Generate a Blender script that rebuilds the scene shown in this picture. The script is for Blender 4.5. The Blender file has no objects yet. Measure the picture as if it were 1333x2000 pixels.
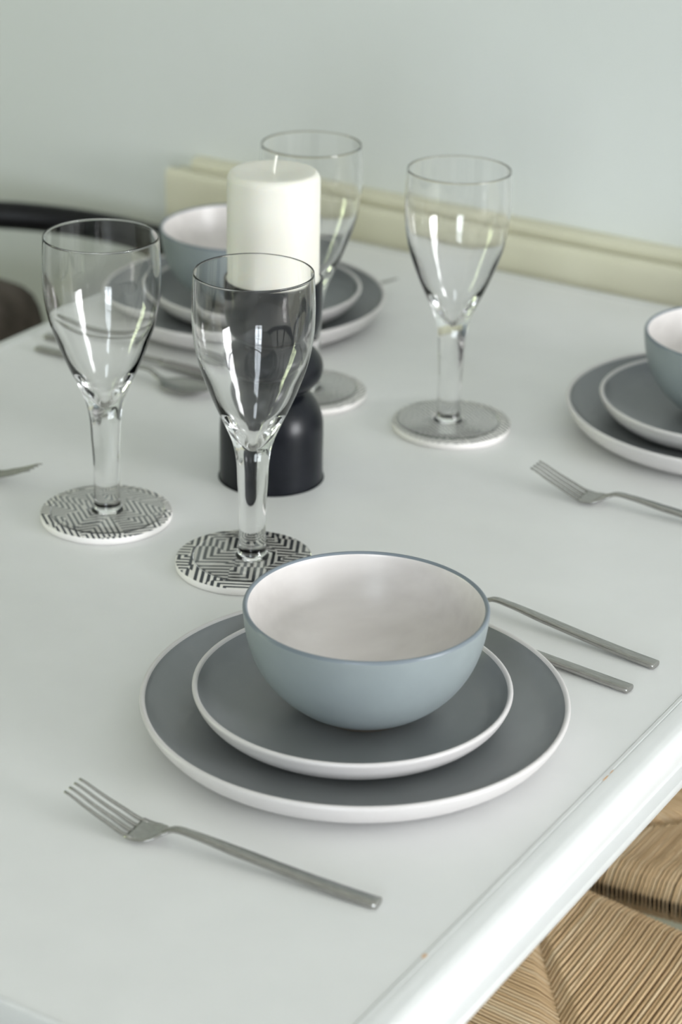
import bpy, bmesh, math, random
from mathutils import Vector, Matrix
random.seed(7)
PI = math.pi
C = bpy.context.scene.collection
TZ = 0.75                      # table top height; all lengths below are centimetres on the table's own axes

# ------------------------------------------------------------------ camera
PITCH, ROLL, YAW, CAMH, FPX = 0.42617186, -0.02393076, 0.54372536, 69.33119, 4256.603
def make_camera():
    cd = bpy.data.cameras.new('camera'); co = bpy.data.objects.new('camera', cd); C.objects.link(co)
    fw = Vector((0, math.cos(PITCH), -math.sin(PITCH))); rt = Vector((1, 0, 0)); up = Vector((0, math.sin(PITCH), math.cos(PITCH)))
    c, s = math.cos(ROLL), math.sin(ROLL)
    R = c*rt - s*up; U = s*rt + c*up
    rz = Matrix.Rotation(YAW, 3, 'Z')
    R, U, F = rz @ R, rz @ U, rz @ fw
    m = Matrix(((R.x, U.x, -F.x, 0), (R.y, U.y, -F.y, 0), (R.z, U.z, -F.z, 0), (0, 0, 0, 1)))
    m.translation = Vector((0, 0, TZ + CAMH*.01))
    co.matrix_world = m
    cd.sensor_fit = 'VERTICAL'; cd.sensor_height = 36; cd.sensor_width = 24
    cd.lens = FPX/2000*36
    cd.clip_start = .05; cd.clip_end = 50
    cd.dof.use_dof = True; cd.dof.focus_distance = 1.43; cd.dof.aperture_fstop = 6.0
    bpy.context.scene.camera = co
make_camera()

# ------------------------------------------------------------------ world, exposure, window light
sc = bpy.context.scene
sc.view_settings.view_transform = 'Standard'; sc.view_settings.look = 'None'
sc.view_settings.gamma = 1; sc.view_settings.use_curve_mapping = False
sc.view_settings.exposure = 0.93
sc.cycles.max_bounces = 20; sc.cycles.transmission_bounces = 20; sc.cycles.diffuse_bounces = 6; sc.cycles.glossy_bounces = 8
sc.cycles.caustics_refractive = True; sc.cycles.caustics_reflective = True; sc.cycles.blur_glossy = .2; sc.cycles.sample_clamp_indirect = 60
w = bpy.data.worlds.new('world'); sc.world = w; w.use_nodes = True
w.node_tree.nodes['Background'].inputs[0].default_value = (.80, .92, 1, 1)
w.node_tree.nodes['Background'].inputs[1].default_value = .7

def area(name, loc, direction, sx, sy, power, col):
    d = bpy.data.lights.new(name, 'AREA'); d.shape = 'RECTANGLE'; d.size = sx*.01; d.size_y = sy*.01
    d.energy = power; d.color = col
    o = bpy.data.objects.new(name, d); C.objects.link(o)
    o.location = (loc[0]*.01, loc[1]*.01, TZ + loc[2]*.01)
    o.rotation_euler = Vector(direction).to_track_quat('-Z', 'Y').to_euler()
    return o
# daylight standing in each window opening (windows are built below at the same places)
WR = dict(y0=50, y1=185, z0=-5, z1=110)        # right wall, X = 350
WL = dict(y0=-60, y1=20, z0=0, z1=80)      # left wall, X = -400
WF = dict(x0=20, x1=130, z0=10, z1=130)       # wall behind the camera, Y = -230
area('window_light_right', (355, 117, 52), (-1, 0, 0), 133, 113, 92, (.96, .97, .99))
area('window_light_left', (-405, -20, 40), (1, .1, 0), 78, 78, 14, (.88, 1.0, .60))
area('window_light_front', (75, -235, 70), (0, 1, 0), 108, 118, 34, (.86, .93, 1.0))

# ------------------------------------------------------------------ materials
def mat(name, col, rough=.5, metal=0, **kw):
    m = bpy.data.materials.new(name); m.use_nodes = True
    b = m.node_tree.nodes['Principled BSDF']
    b.inputs['Base Color'].default_value = (*col, 1); b.inputs['Roughness'].default_value = rough; b.inputs['Metallic'].default_value = metal
    for k, v in kw.items(): b.inputs[k.replace('_', ' ')].default_value = v
    return m
def N(m, typ, **kw):
    n = m.node_tree.nodes.new(typ)
    for k, v in kw.items(): setattr(n, k, v)
    return n
def L(m, a, b): m.node_tree.links.new(a, b)
def bsdf(m): return m.node_tree.nodes['Principled BSDF']
def noise_mix(m, c1, c2, scale, detail=4, stretch=(1, 1, 1), bump=0, lo=.35, hi=.65, dist=.001):
    tc = N(m, 'ShaderNodeTexCoord'); mp = N(m, 'ShaderNodeMapping'); mp.inputs['Scale'].default_value = stretch
    nz = N(m, 'ShaderNodeTexNoise'); nz.inputs['Scale'].default_value = scale; nz.inputs['Detail'].default_value = detail
    rp = N(m, 'ShaderNodeValToRGB')
    rp.color_ramp.elements[0].position = lo; rp.color_ramp.elements[0].color = (*c1, 1)
    rp.color_ramp.elements[1].position = hi; rp.color_ramp.elements[1].color = (*c2, 1)
    L(m, tc.outputs['Object'], mp.inputs[0]); L(m, mp.outputs[0], nz.inputs['Vector']); L(m, nz.outputs[0], rp.inputs[0]); L(m, rp.outputs[0], bsdf(m).inputs['Base Color'])
    if bump:
        bp = N(m, 'ShaderNodeBump'); bp.inputs['Strength'].default_value = bump; bp.inputs['Distance'].default_value = dist
        L(m, nz.outputs[0], bp.inputs['Height']); L(m, bp.outputs[0], bsdf(m).inputs['Normal'])
    return m
M = {}
M['wall'] = noise_mix(mat('wall_paint', (.6, .68, .65), .9), (.685, .71, .70), (.70, .725, .715), 3)
M['ceiling'] = mat('ceiling_paint', (.82, .82, .80), .9)
M['side_wall'] = mat('dark_wall_paint', (.42, .43, .43), .9)
M['trim'] = noise_mix(mat('trim_paint', (.75, .74, .62), .55), (.61, .59, .46), (.65, .63, .50), 12)
M['floor'] = noise_mix(mat('floor_boards', (.3, .27, .23), .9), (.28, .275, .25), (.36, .35, .32), 9, 6, (.3, 4, 1), .2)
M['table'] = noise_mix(mat('table_paint', (.8, .8, .78), .38), (.70, .70, .695), (.72, .72, .715), 20, 3, bump=.02)
M['lip'] = noise_mix(mat('table_lip_paint', (.7, .7, .7), .36), (.65, .655, .65), (.67, .675, .67), 25, 3, bump=.03)
M['grey'] = noise_mix(mat('grey_glaze', (.19, .2, .21), .34), (.21, .222, .228), (.225, .236, .243), 30, 4, bump=.03)
M['blue'] = noise_mix(mat('blue_grey_glaze', (.26, .32, .35), .36), (.245, .28, .29), (.26, .297, .307), 40, 4, bump=.03)
M['white'] = mat('white_glaze', (.61, .585, .58), .3)
M['lipgrey'] = mat('bowl_rim_glaze', (.17, .20, .23), .3)
M['foot'] = mat('bare_clay', (.22, .19, .16), .8)
M['candle'] = mat('ivory_wax', (.77, .75, .68), .38, Subsurface_Weight=.35, Subsurface_Radius=(.02, .015, .01))
M['wick'] = mat('waxed_wick', (.82, .81, .74), .8)
M['black'] = noise_mix(mat('black_metal', (.006, .007, .01), .3), (.005, .006, .009), (.009, .010, .014), 60, 4, bump=.05)
M['steel'] = noise_mix(mat('brushed_steel', (.36, .35, .33), .26, 1), (.36, .35, .335), (.47, .46, .44), 120, 3, (1, 12, 12), .05, dist=.0003)
M['chair'] = mat('black_lacquer', (.006, .006, .007), .4, Specular_IOR_Level=.25)
bsdf(M['black']).inputs['Specular IOR Level'].default_value = .25
M['chip'] = mat('bare_wood_chip', (.60, .38, .22), .8)
M['wool'] = noise_mix(mat('brown_wool', (.16, .14, .12), .95), (.05, .04, .032), (.12, .10, .085), 18, 5, bump=.6, dist=.006)
M['ceramic'] = mat('coaster_ceramic', (.82, .79, .77), .4)
g = mat('clear_glass', (1, 1, 1), 0.0, 0, Transmission_Weight=1.0, IOR=1.46); M['glass'] = g
# bowl inside: faint scratch arcs
m = M['white_in'] = mat('bowl_inner_glaze', (.80, .765, .755), .32)
tc = N(m, 'ShaderNodeTexCoord'); wv = N(m, 'ShaderNodeTexNoise'); wv.inputs['Scale'].default_value = 14
mp = N(m, 'ShaderNodeMapping'); mp.inputs['Scale'].default_value = (1, 7, 7); mp.inputs['Rotation'].default_value = (0, 0, .5)
L(m, tc.outputs['Object'], mp.inputs[0]); L(m, mp.outputs[0], wv.inputs['Vector'])
rp = N(m, 'ShaderNodeValToRGB'); e = rp.color_ramp.elements
e[0].position = .3; e[0].color = (.64, .605, .59, 1); e[1].position = .7; e[1].color = (.70, .665, .65, 1)
L(m, wv.outputs[0], rp.inputs[0]); L(m, rp.outputs[0], bsdf(m).inputs['Base Color'])
# cord: per-strand tone attribute
m = M['cord'] = mat('paper_cord', (.5, .36, .2), .8)
at = N(m, 'ShaderNodeAttribute', attribute_name='tone'); rp = N(m, 'ShaderNodeValToRGB'); e = rp.color_ramp.elements
e[0].position = 0; e[0].color = (.50, .33, .165, 1); e[1].position = 1; e[1].color = (.90, .75, .52, 1)
x = rp.color_ramp.elements.new(.5); x.color = (.75, .54, .315, 1)
L(m, at.outputs['Fac'], rp.inputs[0]); L(m, rp.outputs[0], bsdf(m).inputs['Base Color'])
nz = N(m, 'ShaderNodeTexNoise'); nz.inputs['Scale'].default_value = 700; bp = N(m, 'ShaderNodeBump'); bp.inputs['Strength'].default_value = .4; bp.inputs['Distance'].default_value = .0006
L(m, nz.outputs[0], bp.inputs['Height']); L(m, bp.outputs[0], bsdf(m).inputs['Normal'])
def coaster_mat(name, cell, pitch, off, rot, duty=.5):
    """op-art maze of nested chevrons: chebychev cells striped by their distance"""
    m = mat(name, (1, 1, 1), .35)
    tc = N(m, 'ShaderNodeTexCoord'); mp = N(m, 'ShaderNodeMapping')
    mp.inputs['Scale'].default_value = (100/cell,)*3; mp.inputs['Location'].default_value = (off, off*1.7, 0); mp.inputs['Rotation'].default_value = (0, 0, rot)
    fl = N(m, 'ShaderNodeVectorMath', operation='MULTIPLY'); fl.inputs[1].default_value = (1, 1, 0)
    vo = N(m, 'ShaderNodeTexVoronoi', voronoi_dimensions='2D', distance='CHEBYCHEV', feature='F1'); vo.inputs['Scale'].default_value = 1; vo.inputs['Randomness'].default_value = .9
    rel = N(m, 'ShaderNodeVectorMath', operation='SUBTRACT'); L(m, mp.outputs[0], rel.inputs[0]); L(m, vo.outputs['Position'], rel.inputs[1])
    sx = N(m, 'ShaderNodeSeparateXYZ'); L(m, rel.outputs[0], sx.inputs[0]); sc_ = N(m, 'ShaderNodeSeparateColor'); L(m, vo.outputs['Color'], sc_.inputs[0])
    arm = []
    for k in (0, 1):
        sb = N(m, 'ShaderNodeMath', operation='SUBTRACT'); sb.inputs[1].default_value = .5; sg = N(m, 'ShaderNodeMath', operation='SIGN'); ml = N(m, 'ShaderNodeMath', operation='MULTIPLY')
        L(m, sc_.outputs[k], sb.inputs[0]); L(m, sb.outputs[0], sg.inputs[0]); L(m, sg.outputs[0], ml.inputs[0]); L(m, sx.outputs[k], ml.inputs[1]); arm.append(ml)
    mxm = N(m, 'ShaderNodeMath', operation='MAXIMUM'); L(m, arm[0].outputs[0], mxm.inputs[0]); L(m, arm[1].outputs[0], mxm.inputs[1])
    mu = N(m, 'ShaderNodeMath', operation='MULTIPLY'); mu.inputs[1].default_value = cell/pitch
    fr = N(m, 'ShaderNodeMath', operation='FRACT'); gt = N(m, 'ShaderNodeMath', operation='GREATER_THAN'); gt.inputs[1].default_value = duty
    mx = N(m, 'ShaderNodeMix', data_type='RGBA'); mx.inputs[6].default_value = (.74, .72, .68, 1); mx.inputs[7].default_value = (.035, .04, .05, 1)
    L(m, tc.outputs['Object'], fl.inputs[0]); L(m, fl.outputs[0], mp.inputs[0]); L(m, mp.outputs[0], vo.inputs['Vector']); L(m, mxm.outputs[0], mu.inputs[0])
    L(m, mu.outputs[0], fr.inputs[0]); L(m, fr.outputs[0], gt.inputs[0]); L(m, gt.outputs[0], mx.inputs[0]); L(m, mx.outputs[2], bsdf(m).inputs['Base Color'])
    return m

# ------------------------------------------------------------------ helpers
def tag(o, label=None, cat=None, group=None, kind=None):
    for k, v in (('label', label), ('category', cat), ('group', group), ('kind', kind)):
        if v: o[k] = v
    return o
def place(o, x, y, z=0, rz=0):
    o.location = (x*.01, y*.01, TZ + z*.01); o.rotation_euler = (0, 0, rz); return o
def obj(name, bm, mats, parent=None, smooth=True, recalc=True):
    """bmesh in centimetres -> one mesh object in metres"""
    if recalc: bmesh.ops.recalc_face_normals(bm, faces=bm.faces)
    bmesh.ops.scale(bm, vec=(.01,)*3, verts=bm.verts)
    me = bpy.data.meshes.new(name); bm.to_mesh(me); bm.free()
    for mm in (mats if isinstance(mats, (list, tuple)) else [mats]): me.materials.append(mm)
    me.polygons.foreach_set('use_smooth', [smooth]*len(me.polygons)); me.update()
    o = bpy.data.objects.new(name, me); C.objects.link(o)
    if parent: o.parent = parent
    return o
def empty(name, x=0, y=0, z=0, rz=0):
    o = bpy.data.objects.new(name, None); C.objects.link(o); o.empty_display_size = .05; return place(o, x, y, z, rz)
def children(o): return [c for c in bpy.data.objects if c.parent == o]
def copy_tree(o, parent=None):
    ch = children(o); c = o.copy(); C.objects.link(c); c.parent = parent
    for k in ch: copy_tree(k, c)
    return c
def catmull(pts, n=8, closed=False):
    out = []; P = [Vector(p) for p in pts]; m = len(P)
    rng = range(m if closed else m-1)
    for i in rng:
        if closed: p0, p1, p2, p3 = P[i-1], P[i], P[(i+1) % m], P[(i+2) % m]
        else: p0, p1, p2, p3 = P[max(i-1, 0)], P[i], P[i+1], P[min(i+2, m-1)]
        for j in range(n):
            t = j/n
            out.append(.5*((2*p1)+(p2-p0)*t+(2*p0-5*p1+4*p2-p3)*t*t+(3*p1-p0-3*p2+p3)*t**3))
    if not closed: out.append(P[-1])
    return out
def lathe(bm, prof, n=96, mi=None):
    """prof: (r, z) list; mi: per-segment material index"""
    rings = []
    for r, z in prof:
        if r < 1e-4: rings.append([bm.verts.new((0, 0, z))])
        else: rings.append([bm.verts.new((r*math.cos(2*PI*k/n), r*math.sin(2*PI*k/n), z)) for k in range(n)])
    for i in range(len(rings)-1):
        a, b = rings[i], rings[i+1]
        for k in range(n):
            k2 = (k+1) % n
            if len(a) == 1 and len(b) == 1: continue
            if len(a) == 1: f = bm.faces.new((a[0], b[k2], b[k]))
            elif len(b) == 1: f = bm.faces.new((a[k], a[k2], b[0]))
            else: f = bm.faces.new((a[k], a[k2], b[k2], b[k]))
            if mi: f.material_index = mi[i]
def sweep(bm, path, sec, up=Vector((0, 0, 1)), cap=True, closed=False, col=None, lay=None):
    """path: points; sec(i) -> list of (a, b) offsets across (side, up)"""
    rings = []; n = len(path)
    for i, p in enumerate(path):
        p = Vector(p)
        if closed: t = Vector(path[(i+1) % n])-Vector(path[i-1])
        else: t = Vector(path[min(i+1, n-1)])-Vector(path[max(i-1, 0)])
        t.normalize(); s = t.cross(up)
        if s.length < 1e-4: s = t.cross(Vector((1, 0, 0)))
        s.normalize(); u = s.cross(t)
        rings.append([bm.verts.new(p+s*a+u*b) for a, b in sec(i)])
    m = len(rings[0])
    for i in range(n if closed else n-1):
        A, B = rings[i], rings[(i+1) % n]
        for k in range(m):
            f = bm.faces.new((A[k], A[(k+1) % m], B[(k+1) % m], B[k]))
            if lay is not None:
                for l in f.loops: l[lay] = col
    if cap and not closed:
        bm.faces.new(rings[0]); bm.faces.new(rings[-1][::-1])
    return rings
def ell(w, h, n=12, p=2.0):
    out = []
    for k in range(n):
        a = 2*PI*(k+.5)/n; c, s = math.cos(a), math.sin(a)
        out.append((math.copysign(abs(c)**(2/p), c)*w/2, math.copysign(abs(s)**(2/p), s)*h/2))
    return out
def box(bm, x0, x1, y0, y1, z0, z1, bev=0):
    r = bmesh.ops.create_cube(bm, size=1)
    bmesh.ops.scale(bm, vec=(x1-x0, y1-y0, z1-z0), verts=r['verts']); bmesh.ops.translate(bm, vec=((x0+x1)/2, (y0+y1)/2, (z0+z1)/2), verts=r['verts'])
    if bev:
        ed = list({e for v in r['verts'] for e in v.link_edges})
        bmesh.ops.bevel(bm, geom=ed, offset=bev, segments=3, affect='EDGES', profile=.5)
def bxo(name, m, dims, parent=None, bev=0, **kw):
    bm = bmesh.new(); box(bm, *dims, bev=bev); return obj(name, bm, m, parent, smooth=False, **kw)
def lerp(tab, s):
    for (a, va), (b, vb) in zip(tab, tab[1:]):
        if s <= b:
            t = 0 if b == a else max(0, (s-a)/(b-a)); t = t*t*(3-2*t); return va+(vb-va)*t
    return tab[-1][1]

# ------------------------------------------------------------------ the room
def struct(o): tag(o, kind='structure'); place(o, 0, 0, 0); return o
X0, X1, Y0, Y1, Z0, Z1 = -400, 350, -230, 196, -75, 185
struct(bxo('floor', M['floor'], (X0, X1, Y0, Y1, Z0-6, Z0)))
struct(bxo('ceiling', M['ceiling'], (X0, X1, Y0, Y1, Z1, Z1+6)))
struct(bxo('wall_back', M['wall'], (X0, X1, Y1, Y1+8, Z0, Z1)))
def wall_hole(name, axis, pos, t, a0, a1, h):
    bm = bmesh.new()
    def b(p0, p1, q0, q1):
        if axis == 'x': box(bm, pos, pos+t, p0, p1, q0, q1)
        else: box(bm, p0, p1, pos, pos+t, q0, q1)
    b(a0, h[0], Z0, Z1); b(h[1], a1, Z0, Z1); b(h[0], h[1], Z0, h[2]); b(h[0], h[1], h[3], Z1)
    struct(obj(name, bm, M['side_wall'], smooth=False))
wall_hole('wall_right', 'x', X1, 8, Y0, Y1, (WR['y0'], WR['y1'], WR['z0'], WR['z1']))
wall_hole('wall_left', 'x', X0-8, 8, Y0, Y1, (WL['y0'], WL['y1'], WL['z0'], WL['z1']))
wall_hole('wall_front', 'y', Y0-8, 8, X0, X1, (WF['x0'], WF['x1'], WF['z0'], WF['z1']))
def window(name, axis, pos, a0, a1, z0, z1):
    bm = bmesh.new()
    def b(p0, p1, q0, q1):
        if axis == 'x': box(bm, pos-1.5, pos+1.5, p0, p1, q0, q1)
        else: box(bm, p0, p1, pos-1.5, pos+1.5, q0, q1)
    mid = (a0+a1)/2
    b(a0, a0+5, z0, z1); b(a1-5, a1, z0, z1); b(mid-3, mid+3, z0, z1); b(a0, a1, z0, z0+5); b(a0, a1, z1-5, z1); b(a0, a1, z0+(z1-z0)*.66, z0+(z1-z0)*.66+3)
    struct(obj(name, bm, M['lip'], smooth=False))
window('window_1', 'x', X1+3, WR['y0'], WR['y1'], WR['z0'], WR['z1'])
window('window_2', 'x', X0-3, WL['y0'], WL['y1'], WL['z0'], WL['z1'])
window('window_3', 'y', Y0-3, WF['x0'], WF['x1'], WF['z0'], WF['z1'])
struct(bxo('baseboard_back', M['trim'], (X0, -141, Y1-1.5, Y1, Z0, Z0+10)))
# boxed panel with moulded top along the back wall
bm = bmesh.new()
prof = [(192.9, -75), (192.75, -3), (192.6, 2.2), (192.7, 2.8), (193.0, 3.1), (193.5, 3.15), (193.75, 2.9), (193.85, 2.3), (196, 2.7), (196, -75)]
for xa in (-140.5, X1):
    pass
va = [bm.verts.new((-140.5, y, z)) for y, z in prof]; vb = [bm.verts.new((X1, y, z)) for y, z in prof]
for i in range(len(prof)):
    j = (i+1) % len(prof); bm.faces.new((va[i], va[j], vb[j], vb[i]))
bm.faces.new(va); bm.faces.new(vb[::-1])
struct(obj('trim_1', bm, M['trim'], smooth=False))
bm = bmesh.new()
prof = [(194.5, 2.6), (194.35, 3.5), (194.5, 4.0), (194.9, 4.25), (196, 4.3), (196, 2.6)]
va = [bm.verts.new((-138.2, y, z)) for y, z in prof]; vb = [bm.verts.new((X1, y, z)) for y, z in prof]
for i in range(len(prof)):
    j = (i+1) % len(prof); bm.faces.new((va[i], va[j], vb[j], vb[i]))
bm.faces.new(va); bm.faces.new(vb[::-1])
struct(obj('trim_2', bm, M['trim'], smooth=False))

# ------------------------------------------------------------------ table
TX0, TX1, TY0, TY1 = -123.4, -45.4, 69.6, 189.4
table = empty('dining_table', (TX0+TX1)/2, (TY0+TY1)/2, -75)
tag(table, 'white painted wooden dining table with a rounded moulded edge, laid for a meal', 'table')
hx, hy = (TX1-TX0)/2, (TY1-TY0)/2
bm = bmesh.new()
vs = [bm.verts.new((sx*hx, sy*hy, 75)) for sx, sy in ((-1, -1), (1, -1), (1, 1), (-1, 1))]
vl = [bm.verts.new((sx*hx, sy*hy, 72.2)) for sx, sy in ((-1, -1), (1, -1), (1, 1), (-1, 1))]
bm.faces.new(vs); bm.faces.new(vl[::-1])
for i in range(4): bm.faces.new((vs[i], vs[(i+1) % 4], vl[(i+1) % 4], vl[i]))
obj('tabletop', bm, M['table'], table, smooth=False)
bm = bmesh.new()
prof = [(0, 74.6), (0.02, 75.0), (.06, 75.04), (.30, 75.05), (.34, 75.0), (.38, 74.98), (.42, 75.04), (.95, 75.03), (1.05, 75.0)]
for k in range(1, 11):
    a = k/10*PI*.52; prof.append((1.05+1.35*math.sin(a), 75-1.55*(1-math.cos(a))))
prof += [(2.28, 73.2), (2.15, 73.0), (2.12, 72.8), (2.22, 72.6), (2.5, 72.5), (2.8, 72.4), (2.88, 72.25), (2.88, 71.9), (2.8, 71.75), (0, 71.75)]
rings = []
for d, z in prof: rings.append([bm.verts.new((sx*(hx+d), sy*(hy+(d if sy > 0 else d*.22)), z)) for sx, sy in ((-1, -1), (1, -1), (1, 1), (-1, 1))])
for i in range(len(prof)-1):
    for k in range(4): bm.faces.new((rings[i][k], rings[i][(k+1) % 4], rings[i+1][(k+1) % 4], rings[i+1][k]))
md = obj('edge_moulding', bm, M['lip'], table, smooth=True)
m_ = md.modifiers.new('split', 'EDGE_SPLIT'); m_.split_angle = math.radians(38)
bm = bmesh.new()
for s in (-1, 1):
    box(bm, s*(hx-6)-1, s*(hx-6)+1, -(hy-6), hy-6, 62, 71.9); box(bm, -(hx-6), hx-6, s*(hy-6)-1, s*(hy-6)+1, 62, 71.9)
obj('apron', bm, M['lip'], table, smooth=False)
for sx in (-1, 1):
    for sy in (-1, 1):
        bm = bmesh.new()
        lathe(bm, [(0, 0), (2, 0), (2.4, 1), (2.2, 4), (2.6, 25), (3.1, 50), (3.3, 56), (2.8, 58), (3.5, 60), (3.5, 71.9), (0, 71.9)], 24)
        obj('leg', bm, M['lip'], table).location = (sx*(hx-7)*.01, sy*(hy-7)*.01, 0)
# worn spots where the paint has chipped off the moulding
def chip(x, y, L_, w_, seed):
    bm = bmesh.new(); r = random.Random(seed); n = 14
    top = []; 
    for k in range(n):
        a = 2*PI*k/n; q = 1+.35*(r.random()-.5)
        top.append(bm.verts.new((math.cos(a)*w_/2*q, math.sin(a)*L_/2*q, 0)))
    bm.faces.new(top); ex = bmesh.ops.extrude_face_region(bm, geom=list(bm.faces)); 
    bmesh.ops.translate(bm, vec=(0, 0, .02), verts=[v for v in ex['geom'] if isinstance(v, bmesh.types.BMVert)])
    o = obj('paint_chip', bm, M['chip'], table, smooth=False); o['label'] = 'bare wood showing through chipped paint'
    o.location = ((x-(TX0+TX1)/2)*.01, (y-(TY0+TY1)/2)*.01, .7504)
chip(-45.28, 84.56, .45, .22, 1); chip(-45.02, 106.4, .75, .09, 2); chip(-45.03, 107.3, .5, .06, 3)

# ------------------------------------------------------------------ plates and bowls
def thick(inner, outer):
    """closed profile: inner from centre to rim, outer from rim to centre below"""
    return inner+outer
def dinner_plate():
    bm = bmesh.new()
    inn = [(0, .75), (8.5, .75), (10.4, .85), (11.6, 1.15), (12.4, 1.6), (12.95, 2.1), (13.15, 2.38)]
    out = [(13.2, 2.46), (13.3, 2.52), (13.42, 2.5), (13.5, 2.4), (13.48, 2.2), (13.25, 1.7), (12.75, 1.05), (12.0, .55), (11.0, .3), (9.2, .22), (9.0, 0), (8.4, 0), (8.2, .2), (0, .2)]
    pr = catmull([(r, 0, z) for r, z in inn], 5); pr = [(max(p.x, 0), p.z) for p in pr]; ni = len(pr)
    po = catmull([(r, 0, z) for r, z in out[:8]], 4); po = [(p.x, p.z) for p in po]+out[8:]
    prof = pr+po
    lathe(bm, prof, 128, [0]*(ni-1)+[1]*(len(prof)-ni))
    return bm
def side_plate():
    bm = bmesh.new()
    inn = [(0, .62), (5.8, .62), (7.4, .72), (8.6, 1.1), (9.3, 1.65), (9.72, 2.28)]
    out = [(9.77, 2.40), (9.86, 2.46), (9.98, 2.44), (10.06, 2.34), (10.02, 2.12), (9.7, 1.5), (9.05, .85), (8.2, .42), (6.9, .2), (6.2, .16), (6.1, 0), (5.7, 0), (5.5, .14), (0, .14)]
    pr = [(max(p.x, 0), p.z) for p in catmull([(r, 0, z) for r, z in inn], 5)]; ni = len(pr)
    po = [(p.x, p.z) for p in catmull([(r, 0, z) for r, z in out[:9]], 4)]+out[9:]
    lathe(bm, pr+po, 128, [0]*(ni-1)+[1]*(len(po)))
    return bm
def bowl_mesh():
    bm = bmesh.new()
    H_ = 7.35
    inn = [(0, .75), (2.2, .85), (4.0, 1.5), (5.5, 2.7), (6.5, 4.2), (7.05, 5.8), (7.33, H_-.12)]
    rim = [(7.40, H_-.02), (7.50, H_+.02), (7.60, H_-.04), (7.64, H_-.16)]
    out = [(7.56, 6.4), (7.35, 5.2), (6.85, 3.75), (5.95, 2.35), (4.75, 1.2), (3.9, .68), (3.35, .42)]
    pi = [(max(p.x, 0), p.z) for p in catmull([(r, 0, z) for r, z in inn], 6)]
    po = [(p.x, p.z) for p in catmull([(r, 0, z) for r, z in [rim[-1]]+out], 6)][1:]
    ft = [(3.1, .28), (3.05, 0), (2.8, 0), (2.7, .15), (0, .15)]
    prof = pi+rim+po+ft
    mi = [0]*(len(pi)-1)+[1]*len(rim)+[2]*len(po)+[3]*len(ft)
    lathe(bm, prof, 128, mi)
    return bm
def setting(n, x, y, first, off=(0, 0, 0, 0), words=None):
    objs = []
    for i, (nm, fn, ms, cat, z, dx, dy) in enumerate((
        ('dinner_plate', dinner_plate, [M['grey'], M['white']], 'plate', 0, 0, 0),
        ('side_plate', side_plate, [M['grey'], M['white']], 'plate', .77, off[0], off[1]),
        ('cereal_bowl', bowl_mesh, [M['white_in'], M['lipgrey'], M['blue'], M['foot']], 'bowl', 1.41, off[2], off[3]))):
        o = obj(nm, fn(), ms) if first is None else first[i].copy()
        if first is not None: C.objects.link(o)
        place(o, x+dx, y+dy, z, random.uniform(0, 6)); tag(o, words[i], cat, ('dinner plates', 'side plates', 'bowls')[i])
        objs.append(o)
    return objs
SA = setting('A', -61.0, 103.15, None, (-.2, 0, .45, .3), (
    'large grey dinner plate with white rim in the foreground, lowest of the front stack',
    'smaller grey plate with white rim in the front stack, right under the sharp blue-grey bowl',
    'blue-grey bowl with cream inside on the front plate stack, nearest and sharpest bowl'))
setting('B', -60.9, 163.1, SA, (-.55, -.3, .15, .3), (
    'large grey dinner plate with white rim cut off at the right edge, beside a fork',
    'smaller grey plate resting on the dinner plate cut off at the right edge',
    'blue-grey bowl cut off by the right picture edge, on two stacked plates'))
setting('C', -110.6, 164.2, SA, (.9, .6, -.45, 0), (
    'large grey dinner plate with white rim at the far side, behind the candle and glasses',
    'smaller grey plate on the far dinner plate, partly hidden by the candle',
    'blurred bowl on the far plate stack, directly left of and behind the ivory candle'))

# ------------------------------------------------------------------ coasters
def coaster(x, y, rz, m, label):
    bm = bmesh.new()
    prof = [(0, 0), (4.85, 0), (4.98, .08), (5.0, .3), (4.99, .5), (4.97, .56), (4.9, .6), (0, .6)]
    lathe(bm, prof, 96, [0, 0, 0, 0, 0, 1, 1])
    o = obj('coaster', bm, [M['ceramic'], m]); place(o, x, y, 0, rz); tag(o, label, 'coaster', 'round coasters')
coaster(-79.86, 118.62, .6, coaster_mat('bold_chevron_print', 2.7, .47, .3, .1, .48), 'round white coaster with bold black chevron maze, just behind the front bowl')
coaster(-93.18, 119.67, 1.1, coaster_mat('fine_wavy_print', 2.6, .40, 2.1, .2, .55), 'round patterned coaster under the leftmost wine glass')
coaster(-80.39, 150.63, .3, coaster_mat('dense_dash_print', 2.4, .34, 4.4, .9, .58), 'round patterned coaster under the rightmost wine glass')
coaster(-94.25, 150.05, 2.0, coaster_mat('dense_line_print', 2.4, .34, 7.7, .5, .58), 'round patterned coaster partly hidden behind the black candle holder')

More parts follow.
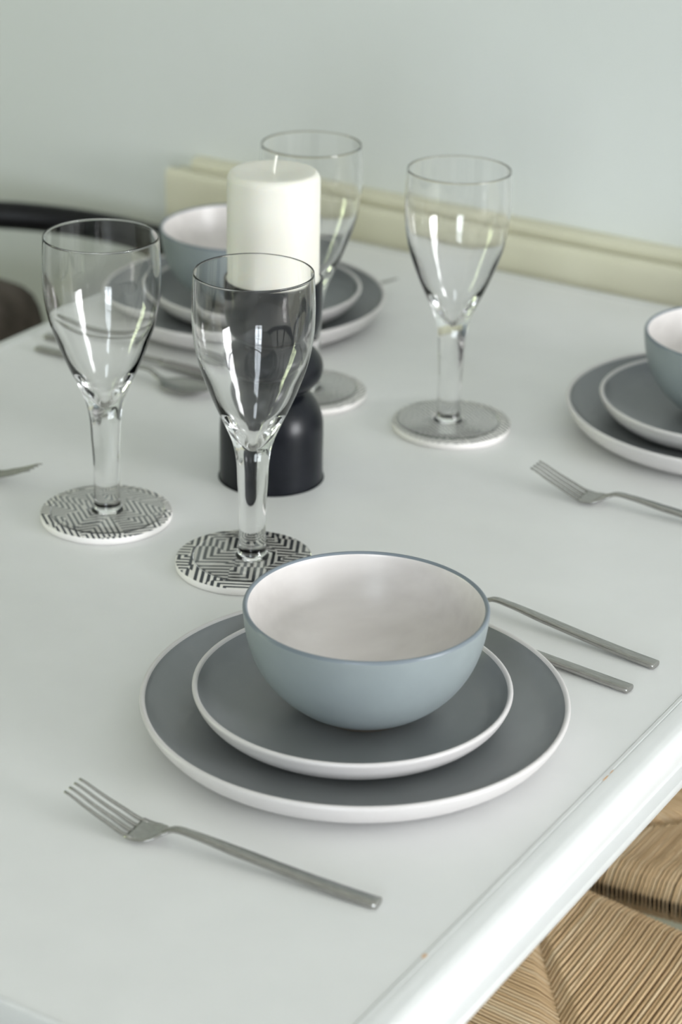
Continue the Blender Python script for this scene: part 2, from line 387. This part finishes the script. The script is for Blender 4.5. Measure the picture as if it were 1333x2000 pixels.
# ------------------------------------------------------------------ wine glasses
def wine_glass(x, y, rz, label, first=None):
    if first:
        g = copy_tree(first)
    else:
        g = empty('wine_glass')
        outp = [(4.28, 0.01), (4.31, .04), (4.28, .08), (3.6, .13), (2.6, .19), (1.6, .25), (1.2, .34), (1.05, .5), (1.0, .85), (.99, 1.5), (.98, 2.5), (.985, 3.6), (1.03, 4.9), (1.09, 5.9), (1.17, 7.5), (1.42, 8.95), (1.95, 10.3), (2.60, 11.7), (3.32, 13.5), (3.90, 15.3), (4.22, 17.1), (4.31, 18.9), (4.27, 20.3), (4.19, 21.68)]
        sm = [(p.x, p.z) for p in catmull([(r, 0, z) for r, z in outp], 7)]
        foot = [(0, 0), (2, .0), (4.0, .0), (4.24, 0), (4.26, .002)]+[q for q in sm if q[1] <= 1.5+1e-6]
        stem = [q for q in sm if 1.5-1e-6 <= q[1] <= 8.95+1e-6]
        bo = [q for q in sm if q[1] >= 8.95-1e-6]
        rim = [(4.18, 21.72), (4.155, 21.735), (4.13, 21.72)]
        inp = [(4.115, 21.66), (4.195, 20.3), (4.235, 18.9), (4.14, 17.1), (3.80, 15.35), (3.12, 13.6), (2.36, 12.0), (1.62, 10.8), (1.05, 9.95), (.62, 9.3), (.28, 8.85), (.1, 8.68), (0, 8.65)]
        ip = [(max(p.x, 0), p.z) for p in catmull([(r, 0, z) for r, z in inp], 7)]; ip[-1] = (0, ip[-1][1])
        for nm, pr in (('foot', foot), ('stem', stem), ('bowl', bo+rim+ip)):
            bm = bmesh.new(); lathe(bm, pr, 96)
            # profile runs bottom -> top on the outside: orient faces outwards explicitly
            for f in bm.faces: f.normal_update()
            o = obj(nm, bm, M['glass'], g, recalc=False)
    place(g, x, y, .605, rz); tag(g, label, 'glass', 'wine glasses')
    return g
G = wine_glass(-79.52, 119.19, 0, 'clear empty wine glass in front of the candle, nearest and sharpest of the glasses')
wine_glass(-93.11, 119.72, 1, 'clear empty wine glass at the far left of the picture', G)
wine_glass(-80.68, 150.57, 2, 'clear empty wine glass standing alone to the right of the candle', G)
wine_glass(-94.48, 150.13, 3, 'clear empty wine glass half hidden behind the candle and its holder', G)

# ------------------------------------------------------------------ candle and holder
HX, HY = -87.3, 133.5
h = empty('candle_holder', HX, HY); tag(h, 'black candlestick of stacked rounded shapes carrying the ivory pillar candle', 'candle holder')
def lpart(name, prof, m, parent, n=96, sm=5, idx=None):
    bm = bmesh.new(); pr = [(max(p.x, 0), p.z) for p in catmull([(r, 0, z) for r, z in prof], sm)]
    lathe(bm, pr, n); return obj(name, bm, m, parent)
lpart('base', [(0, 0), (3.9, 0), (4.05, .06), (4.1, .25), (4.1, 2.0), (4.1, 4.2), (4.0, 5.2), (3.65, 6.2), (3.1, 6.9), (2.5, 7.3), (2.2, 7.4), (0, 7.4)], M['black'], h)
lpart('ball', [(0, 7.2), (2.2, 7.3), (2.5, 7.5), (3.3, 7.9), (3.85, 8.6), (4.0, 9.3), (3.85, 10.0), (3.3, 10.7), (2.5, 11.1), (2.2, 11.2), (0, 11.3)], M['black'], h)
lpart('cup', [(0, 11.1), (2.2, 11.15), (2.5, 11.3), (3.1, 11.7), (3.55, 12.4), (3.78, 13.4), (3.85, 14.4), (3.85, 15.6), (3.85, 16.45), (3.8, 16.58), (3.68, 16.6), (3.4, 16.5), (0, 16.5)], M['black'], h)
c = empty('pillar_candle', HX, HY, 16.52); tag(c, 'unlit ivory pillar candle with white wick on the black holder', 'candle')
lpart('wax', [(0, 0), (3.4, 0), (3.52, .12), (3.55, .5), (3.54, 4), (3.53, 7.5), (3.47, 8.02), (3.3, 8.3), (3.0, 8.42), (2.2, 8.40), (1.0, 8.28), (.3, 8.2), (0, 8.2)], M['candle'], c)
bm = bmesh.new(); sweep(bm, catmull([(0, 0, 8.0), (.02, 0, 8.6), (.08, .03, 9.1), (.18, .06, 9.6)], 5), lambda i: ell(.22, .22, 8))
obj('wick', bm, M['wick'], c)

# ------------------------------------------------------------------ cutlery (local x: handle end = 0, towards the tip = -x)
ZH = [(0, .26), (4, .45), (9, .85), (12.2, 1.12), (13.0, 1.08), (13.6, .80), (14.3, .48), (15.2, .30)]
def handle(parent, zc=ZH, upto=13.7):
    bm = bmesh.new(); n = 40; path = []; S = []
    for i in range(n+1):
        s = upto*i/n; path.append((-s, 0, lerp_lin(zc, s))); S.append(s)
    def sec(i):
        s = S[i]; wd = lerp([(0, .95), (.0, .95), (8, .80), (12.3, .58), (14, .48)], s); th = lerp([(0, .46), (9, .42), (12.5, .32), (14, .26)], s)
        if i == 0: wd *= .9; th *= .86
        return ell(wd, th, 20, 3.0)
    # a shoulder ring close to the end keeps the cut face crisp
    path.insert(1, (-.06, 0, path[0][2])); S.insert(1, .06)
    sweep(bm, path, sec)
    o = obj('handle', bm, M['steel'], parent)
    mm = o.modifiers.new('split', 'EDGE_SPLIT'); mm.split_angle = math.radians(50); return o
def lerp_lin(tab, s):
    pts = [Vector((a, 0, b)) for a, b in tab]
    for i in range(len(tab)-1):
        if s <= tab[i+1][0] or i == len(tab)-2:
            a, b = tab[i], tab[i+1]; t = min(1, max(0, (s-a[0])/(b[0]-a[0])))
            p0 = tab[max(i-1, 0)][1]; p1 = a[1]; p2 = b[1]; p3 = tab[min(i+2, len(tab)-1)][1]
            return .5*((2*p1)+(p2-p0)*t+(2*p0-5*p1+4*p2-p3)*t*t+(3*p1-p0-3*p2+p3)*t**3)
def shell(name, stations, parent, dish=0, m='steel'):
    """stations: (s, z, width, thickness, dish depth)"""
    bm = bmesh.new(); nw = 12; R = []
    for s, z, wd, th, ds in stations:
        ring = []
        for k in range(nw+1):
            u = -1+2*k/nw; ring.append(bm.verts.new((-s, u*wd/2, z+th/2*(1-abs(u)**6)-ds*(1-u*u))))
        for k in range(nw-1, 0, -1):
            u = -1+2*k/nw; ring.append(bm.verts.new((-s, u*wd/2, z-th/2*(1-abs(u)**6)-ds*(1-u*u))))
        R.append(ring)
    m_ = len(R[0])
    for A, B in zip(R, R[1:]):
        for k in range(m_): bm.faces.new((A[k], A[(k+1) % m_], B[(k+1) % m_], B[k]))
    bm.faces.new(R[0]); bm.faces.new(R[-1][::-1])
    return obj(name, bm, M[m], parent)
def fork():
    t = empty('fork'); handle(t)
    bm = bmesh.new()
    zc = [(12.9, 1.02), (13.6, .76), (14.3, .46), (15.0, .34), (15.8, .42), (17.0, .85), (18.3, 1.35), (19.9, 2.0)]
    st = []
    for i in range(13):
        s = 13.2+i*(15.7-13.2)/12
        st.append((s, lerp_lin(zc, s), lerp([(13.2, .46), (13.55, .8), (14.0, 1.8), (14.6, 2.3), (15.4, 2.38)], s), .2, lerp([(13.2, 0), (14.2, .10), (15.4, .08)], s)))
    nw = 16; R = []
    for s, z, wd, th, ds in st:
        ring = [bm.verts.new((-s, (-1+2*k/nw)*wd/2, z+th/2*(1-abs(-1+2*k/nw)**8)-ds*(1-(-1+2*k/nw)**2))) for k in range(nw+1)]
        ring += [bm.verts.new((-s, (-1+2*k/nw)*wd/2, z-th/2*(1-abs(-1+2*k/nw)**8)-ds*(1-(-1+2*k/nw)**2))) for k in range(nw-1, 0, -1)]
        R.append(ring)
    m_ = len(R[0])
    for A, B in zip(R, R[1:]):
        for k in range(m_): bm.faces.new((A[k], A[(k+1) % m_], B[(k+1) % m_], B[k]))
    bm.faces.new(R[0]); bm.faces.new(R[-1][::-1])
    for q in (-1.5, -.5, .5, 1.5):
        path = []; n = 16
        for i in range(n+1):
            s = 15.3+(19.9-15.3)*i/n; spread = .62+(.53-.62)*i/n
            uu = q*.62/1.18
            path.append((-s, q*spread, lerp_lin(zc, s)-.08*(1-uu*uu)*max(0, 1-i/n*1.3)))
        sweep(bm, path, lambda i: ell(.31-.12*(i/n)**1.5, .2-.07*(i/n), 10, 2.6))
    obj('head', bm, M['steel'], t)
    return t
def spoon():
    t = empty('spoon'); handle(t); st = []
    zc = [(12.9, 1.02), (13.6, .76), (14.4, .50), (16, .48), (18, .55), (20.2, .95)]
    for i in range(29):
        s = 13.2+i*(20.1-13.2)/28
        if s < 14.2: wd = lerp([(13.2, .46), (14.2, .95)], s)
        else:
            u = (s-17.3)/2.83; wd = max(.3, 3.9*max(0, 1-abs(u)**2.3)**.5) if s > 14.8 else lerp([(14.2, .95), (14.8, 1.7)], s)
        st.append((s, lerp_lin(zc, s), wd, .16, lerp([(13.2, 0), (14.2, .05), (16.5, .42), (18.5, .4), (20.1, 0)], s)))
    shell('head', st, t); return t
def knife():
    t = empty('knife'); zk = [(0, .26), (6, .36), (12, .48), (13.5, .5), (14, .5)]
    handle(t, zk, 13.0); st = []
    for i in range(21):
        s = 12.6+i*(22.6-12.6)/20
        wd = lerp([(12.6, .5), (13.6, 1.3), (16, 1.75), (20.5, 1.7), (22.0, 1.0), (22.6, .3)], s)
        st.append((s, lerp([(12.6, .46), (22.6, .2)], s), wd, .14, 0))
    shell('blade', st, t); return t
def put(o, ex, ey, tx, ty, label, cat, group, z=0):
    place(o, ex, ey, z, math.atan2(ey-ty, ex-tx)); tag(o, label, cat, group); return o
fk = put(fork(), -49.62, 87.1, -69.3, 85.3, 'stainless steel fork lying in the foreground, left of the front plates', 'fork', 'forks')
put(copy_tree(fk), -48.95, 144.1, -69.0, 143.3, 'stainless steel fork at the right edge, between front knife and right-hand plates', 'fork', 'forks')
put(copy_tree(fk), -120.9, 179.8, -101.4, 176.3, 'blurred fork whose tine tips poke out beyond the far plate stack', 'fork', 'forks')
put(copy_tree(fk), -120.6, 119.6, -100.8, 120.6, 'steel fork cut off by the left picture edge, only its tine tips showing', 'fork', 'forks')
sp = put(spoon(), -48.28, 121.1, -60.5, 122.1, 'steel spoon behind the front bowl, its neck bend and handle in view', 'spoon', 'spoons')
put(copy_tree(sp), -120.6, 145.3, -101, 144.7, 'blurred steel spoon behind the left glass, in front of the far plate', 'spoon', 'spoons')
kn = put(knife(), -48.34, 117.1, -60.0, 118.1, 'steel knife with only its handle end showing past the front dinner plate', 'knife', 'knives')
put(copy_tree(kn), -122.0, 148.3, -102, 148.6, 'blurred steel knife lying between the far plate and the spoon', 'knife', 'knives')

# ------------------------------------------------------------------ chairs (local +x = towards the table, origin on the floor at seat centre)
def seat_mesh():
    bm = bmesh.new(); lay = bm.loops.layers.float_color.new('tone')
    D, WF_, WB = 22.5, 26.0, 20.5          # half depth, half widths at front and back
    def hw(x): return WB+(WF_-WB)*(x+D)/(2*D)
    top = 44.6; pitch = .36; cr = .145
    fx, bx_ = D, -D
    def seam_side(x):                       # |y| where the cords of the side triangle meet the front/back ones
        # seams run from the corners towards the middle
        dfx = (D-x); dbx = (x+D)
        d = min(dfx*1.22, dbx*1.05); return max(0.0, hw(x)-d)
    def seam_front(y):                      # x where a front cord stops
        lo, hi = 1.0, D
        for _ in range(24):
            md_ = (lo+hi)/2
            if seam_side(md_) > abs(y): hi = md_
            else: lo = md_
        return hi if False else (lo+hi)/2
    def seam_back(y):
        lo, hi = -D, -1.0
        for _ in range(24):
            md_ = (lo+hi)/2
            if seam_side(md_) > abs(y): lo = md_
            else: hi = md_
        return (lo+hi)/2
    def dip(x, y):
        return -1.3*max(0, 1-(x/D)**2)*max(0, 1-(y/hw(x))**2)
    def strand(edge, inner, outdir, w0):
        # over the rail: starts under the rail, wraps round, crosses to the seam
        tone = min(1, max(0, random.gauss(.5, .16))); colr = (tone, tone, tone, 1)
        e = Vector(edge); i_ = Vector(inner); o = Vector(outdir)
        pts = []
        for a in (-100, -80, -60, -20, 20, 55, 90):
            r = math.radians(a); pts.append(Vector((e.x, e.y, 0))-o*2.1+o*2.1*math.cos(r)+Vector((0, 0, top-2.1+2.1*math.sin(r))))
        nseg = 6
        for k in range(1, nseg+1):
            t = k/nseg; p = (Vector((e.x, e.y, 0))-o*2.1).lerp(Vector((i_.x, i_.y, 0)), t)
            p.z = top+dip(p.x, p.y)-(.45 if k == nseg else 0)+random.uniform(-.03, .03); pts.append(p)
        j = random.uniform(-.04, .04)
        side = Vector((-o.y, o.x, 0))*j
        pts = [p+side for p in pts]
        sweep(bm, pts, lambda q: ell(2*cr, 2*cr, 6), cap=False, col=colr, lay=lay)
    n = int(2*D/pitch)
    for k in range(n+1):
        x = -D+2*D*k/n
        for s in (-1, 1):
            y = s*hw(x); ys = s*seam_side(x)
            if abs(y-ys) < 2.2: continue
            strand((x, y, 0), (x, ys, 0), (0, s, 0), 0)
    n = int(2*WF_/pitch)
    for k in range(n+1):
        y = -WF_+2*WF_*k/n
        strand((D, y, 0), (min(D-2.2, seam_front(y)), y, 0), (1, 0, 0), 0)
    n = int(2*WB/pitch)
    for k in range(n+1):
        y = -WB+2*WB*k/n
        strand((-D, y, 0), (max(-D+2.2, seam_back(y)), y, 0), (-1, 0, 0), 0)
    # solid filling just under the cords
    nu = 12; g_ = []
    for i in range(nu+1):
        x = -D+1.3+(2*D-2.6)*i/nu; g_.append([bm.verts.new((x, (hw(x)-1.3)*(-1+2*j/nu), top-.35+dip(x, (hw(x)-1.3)*(-1+2*j/nu)))) for j in range(nu+1)])
    for i in range(nu):
        for j in range(nu):
            f = bm.faces.new((g_[i][j], g_[i+1][j], g_[i+1][j+1], g_[i][j+1]))
            for l in f.loops: l[lay] = (.1, .1, .1, 1)
    return bm
def tube(name, pts, r0, r1, m, parent, n=10, flat=1.0, sm=6, ns=12):
    bm = bmesh.new(); P_ = catmull(pts, sm) if sm else pts; k = len(P_)-1
    sweep(bm, P_, lambda i: ell(2*(r0+(r1-r0)*i/k), 2*(r0+(r1-r0)*i/k)*flat, ns)); return obj(name, bm, m, parent)
def chair(rail_x, rail_w, rail_z, post):
    t = empty('dining_chair')
    obj('seat', seat_mesh(), M['cord'], t)
    for s in (-1, 1): tube('seat_rail', [(21, s*24, 42.3), (-20.6, s*18.7, 42.3)], 1.5, 1.5, M['chair'], t, sm=1)
    for x_, w_ in ((20.4, 24), (-20.4, 18.7)): tube('seat_rail', [(x_, -w_, 42.3), (x_, w_, 42.3)], 1.5, 1.5, M['chair'], t, sm=1)
    for s in (-1, 1):
        tube('leg', [(20.5, s*23.6, 0), (20.3, s*23.6, 20), (20, s*23.4, 44)], 1.2, 1.7, M['chair'], t)
        tube('leg', [(-24, s*20, 0), (-21, s*20.5, 25), (-21.5, s*21.5, 45), (post-2, s*23.5, 60), (post, s*(rail_w-.8)*math.sqrt(max(0,1-((rail_x[0]-post)/rail_x[1])**2)), rail_z[0]+.4)], 1.3, 1.5, M['chair'], t)
        tube('stretcher', [(20.5, s*23.5, 30), (-20.5, s*20, 30)], .9, .9, M['chair'], t, sm=2)
    tube('stretcher', [(20.8, -24, 36), (20.8, 24, 36)], .9, .9, M['chair'], t, sm=2)
    tube('stretcher', [(-20.8, -20, 34), (-20.8, 20, 34)], .9, .9, M['chair'], t, sm=2)
    pts = []
    for k in range(25):
        a = -PI/2+PI*k/24; pts.append((rail_x[0]-rail_x[1]*math.cos(a), rail_w*math.sin(a), rail_z[0]+(rail_z[1]-rail_z[0])*math.cos(a)))
    tube('top_rail', pts, 1.45, 1.45, M['chair'], t, flat=1.1, sm=2)
    bx2 = rail_x[0]-rail_x[1]
    bm = bmesh.new()
    sweep(bm, catmull([(-21.5, 0, 44), (-23, 0, 52), (-24, 0, 57)], 4), lambda i: ell(1.0, 4.0, 10), up=Vector((0, 1, 0)))
    for s in (-1, 1): sweep(bm, catmull([(-23.8, s*.6, 55), (-24.6, s*3.6, 61), (bx2+1.6, s*8, rail_z[1]-1)], 5), lambda i: ell(.9, 2.4, 10), up=Vector((0, 1, 0)))
    obj('backrest_splat', bm, M['chair'], t)
    return t
ch = chair((-12, 16), 26, (70, 73), -16); place(ch, -43.8, 112.9, -75, PI)
tag(ch, 'black wooden chair with woven paper cord seat at lower right, nearest of the chairs', 'chair', 'dining chairs')
c2 = copy_tree(ch); place(c2, -43.8, 165.3, -75, PI); c2['label'] = 'chair whose pale woven cord seat shows above the nearest seat at the right edge'
c3 = chair((4, 30), 27, (71, 73), -24); tag(c3, 'x', 'chair', 'dining chairs'); place(c3, -142.0, 162, -75, 0); c3['label'] = 'dark chair at upper left, its curved black back rail behind the left glass'
# ------------------------------------------------------------------ cushion on the far-left chair
bm = bmesh.new(); bmesh.ops.create_icosphere(bm, subdivisions=4, radius=1)
for v in bm.verts:
    n = v.co.normalized(); q = 1/(abs(n.x)**3+abs(n.y)**4+abs(n.z)**4)**.27
    v.co = Vector((n.x*6.5*q, n.y*18.5*q, n.z*10.8*q))
cu = obj('throw_cushion', bm, M['wool']); place(cu, -154.5, 165.5, -18.8)
tag(cu, 'blurred brown cushion on the black-railed chair, just showing at the left edge', 'cushion')
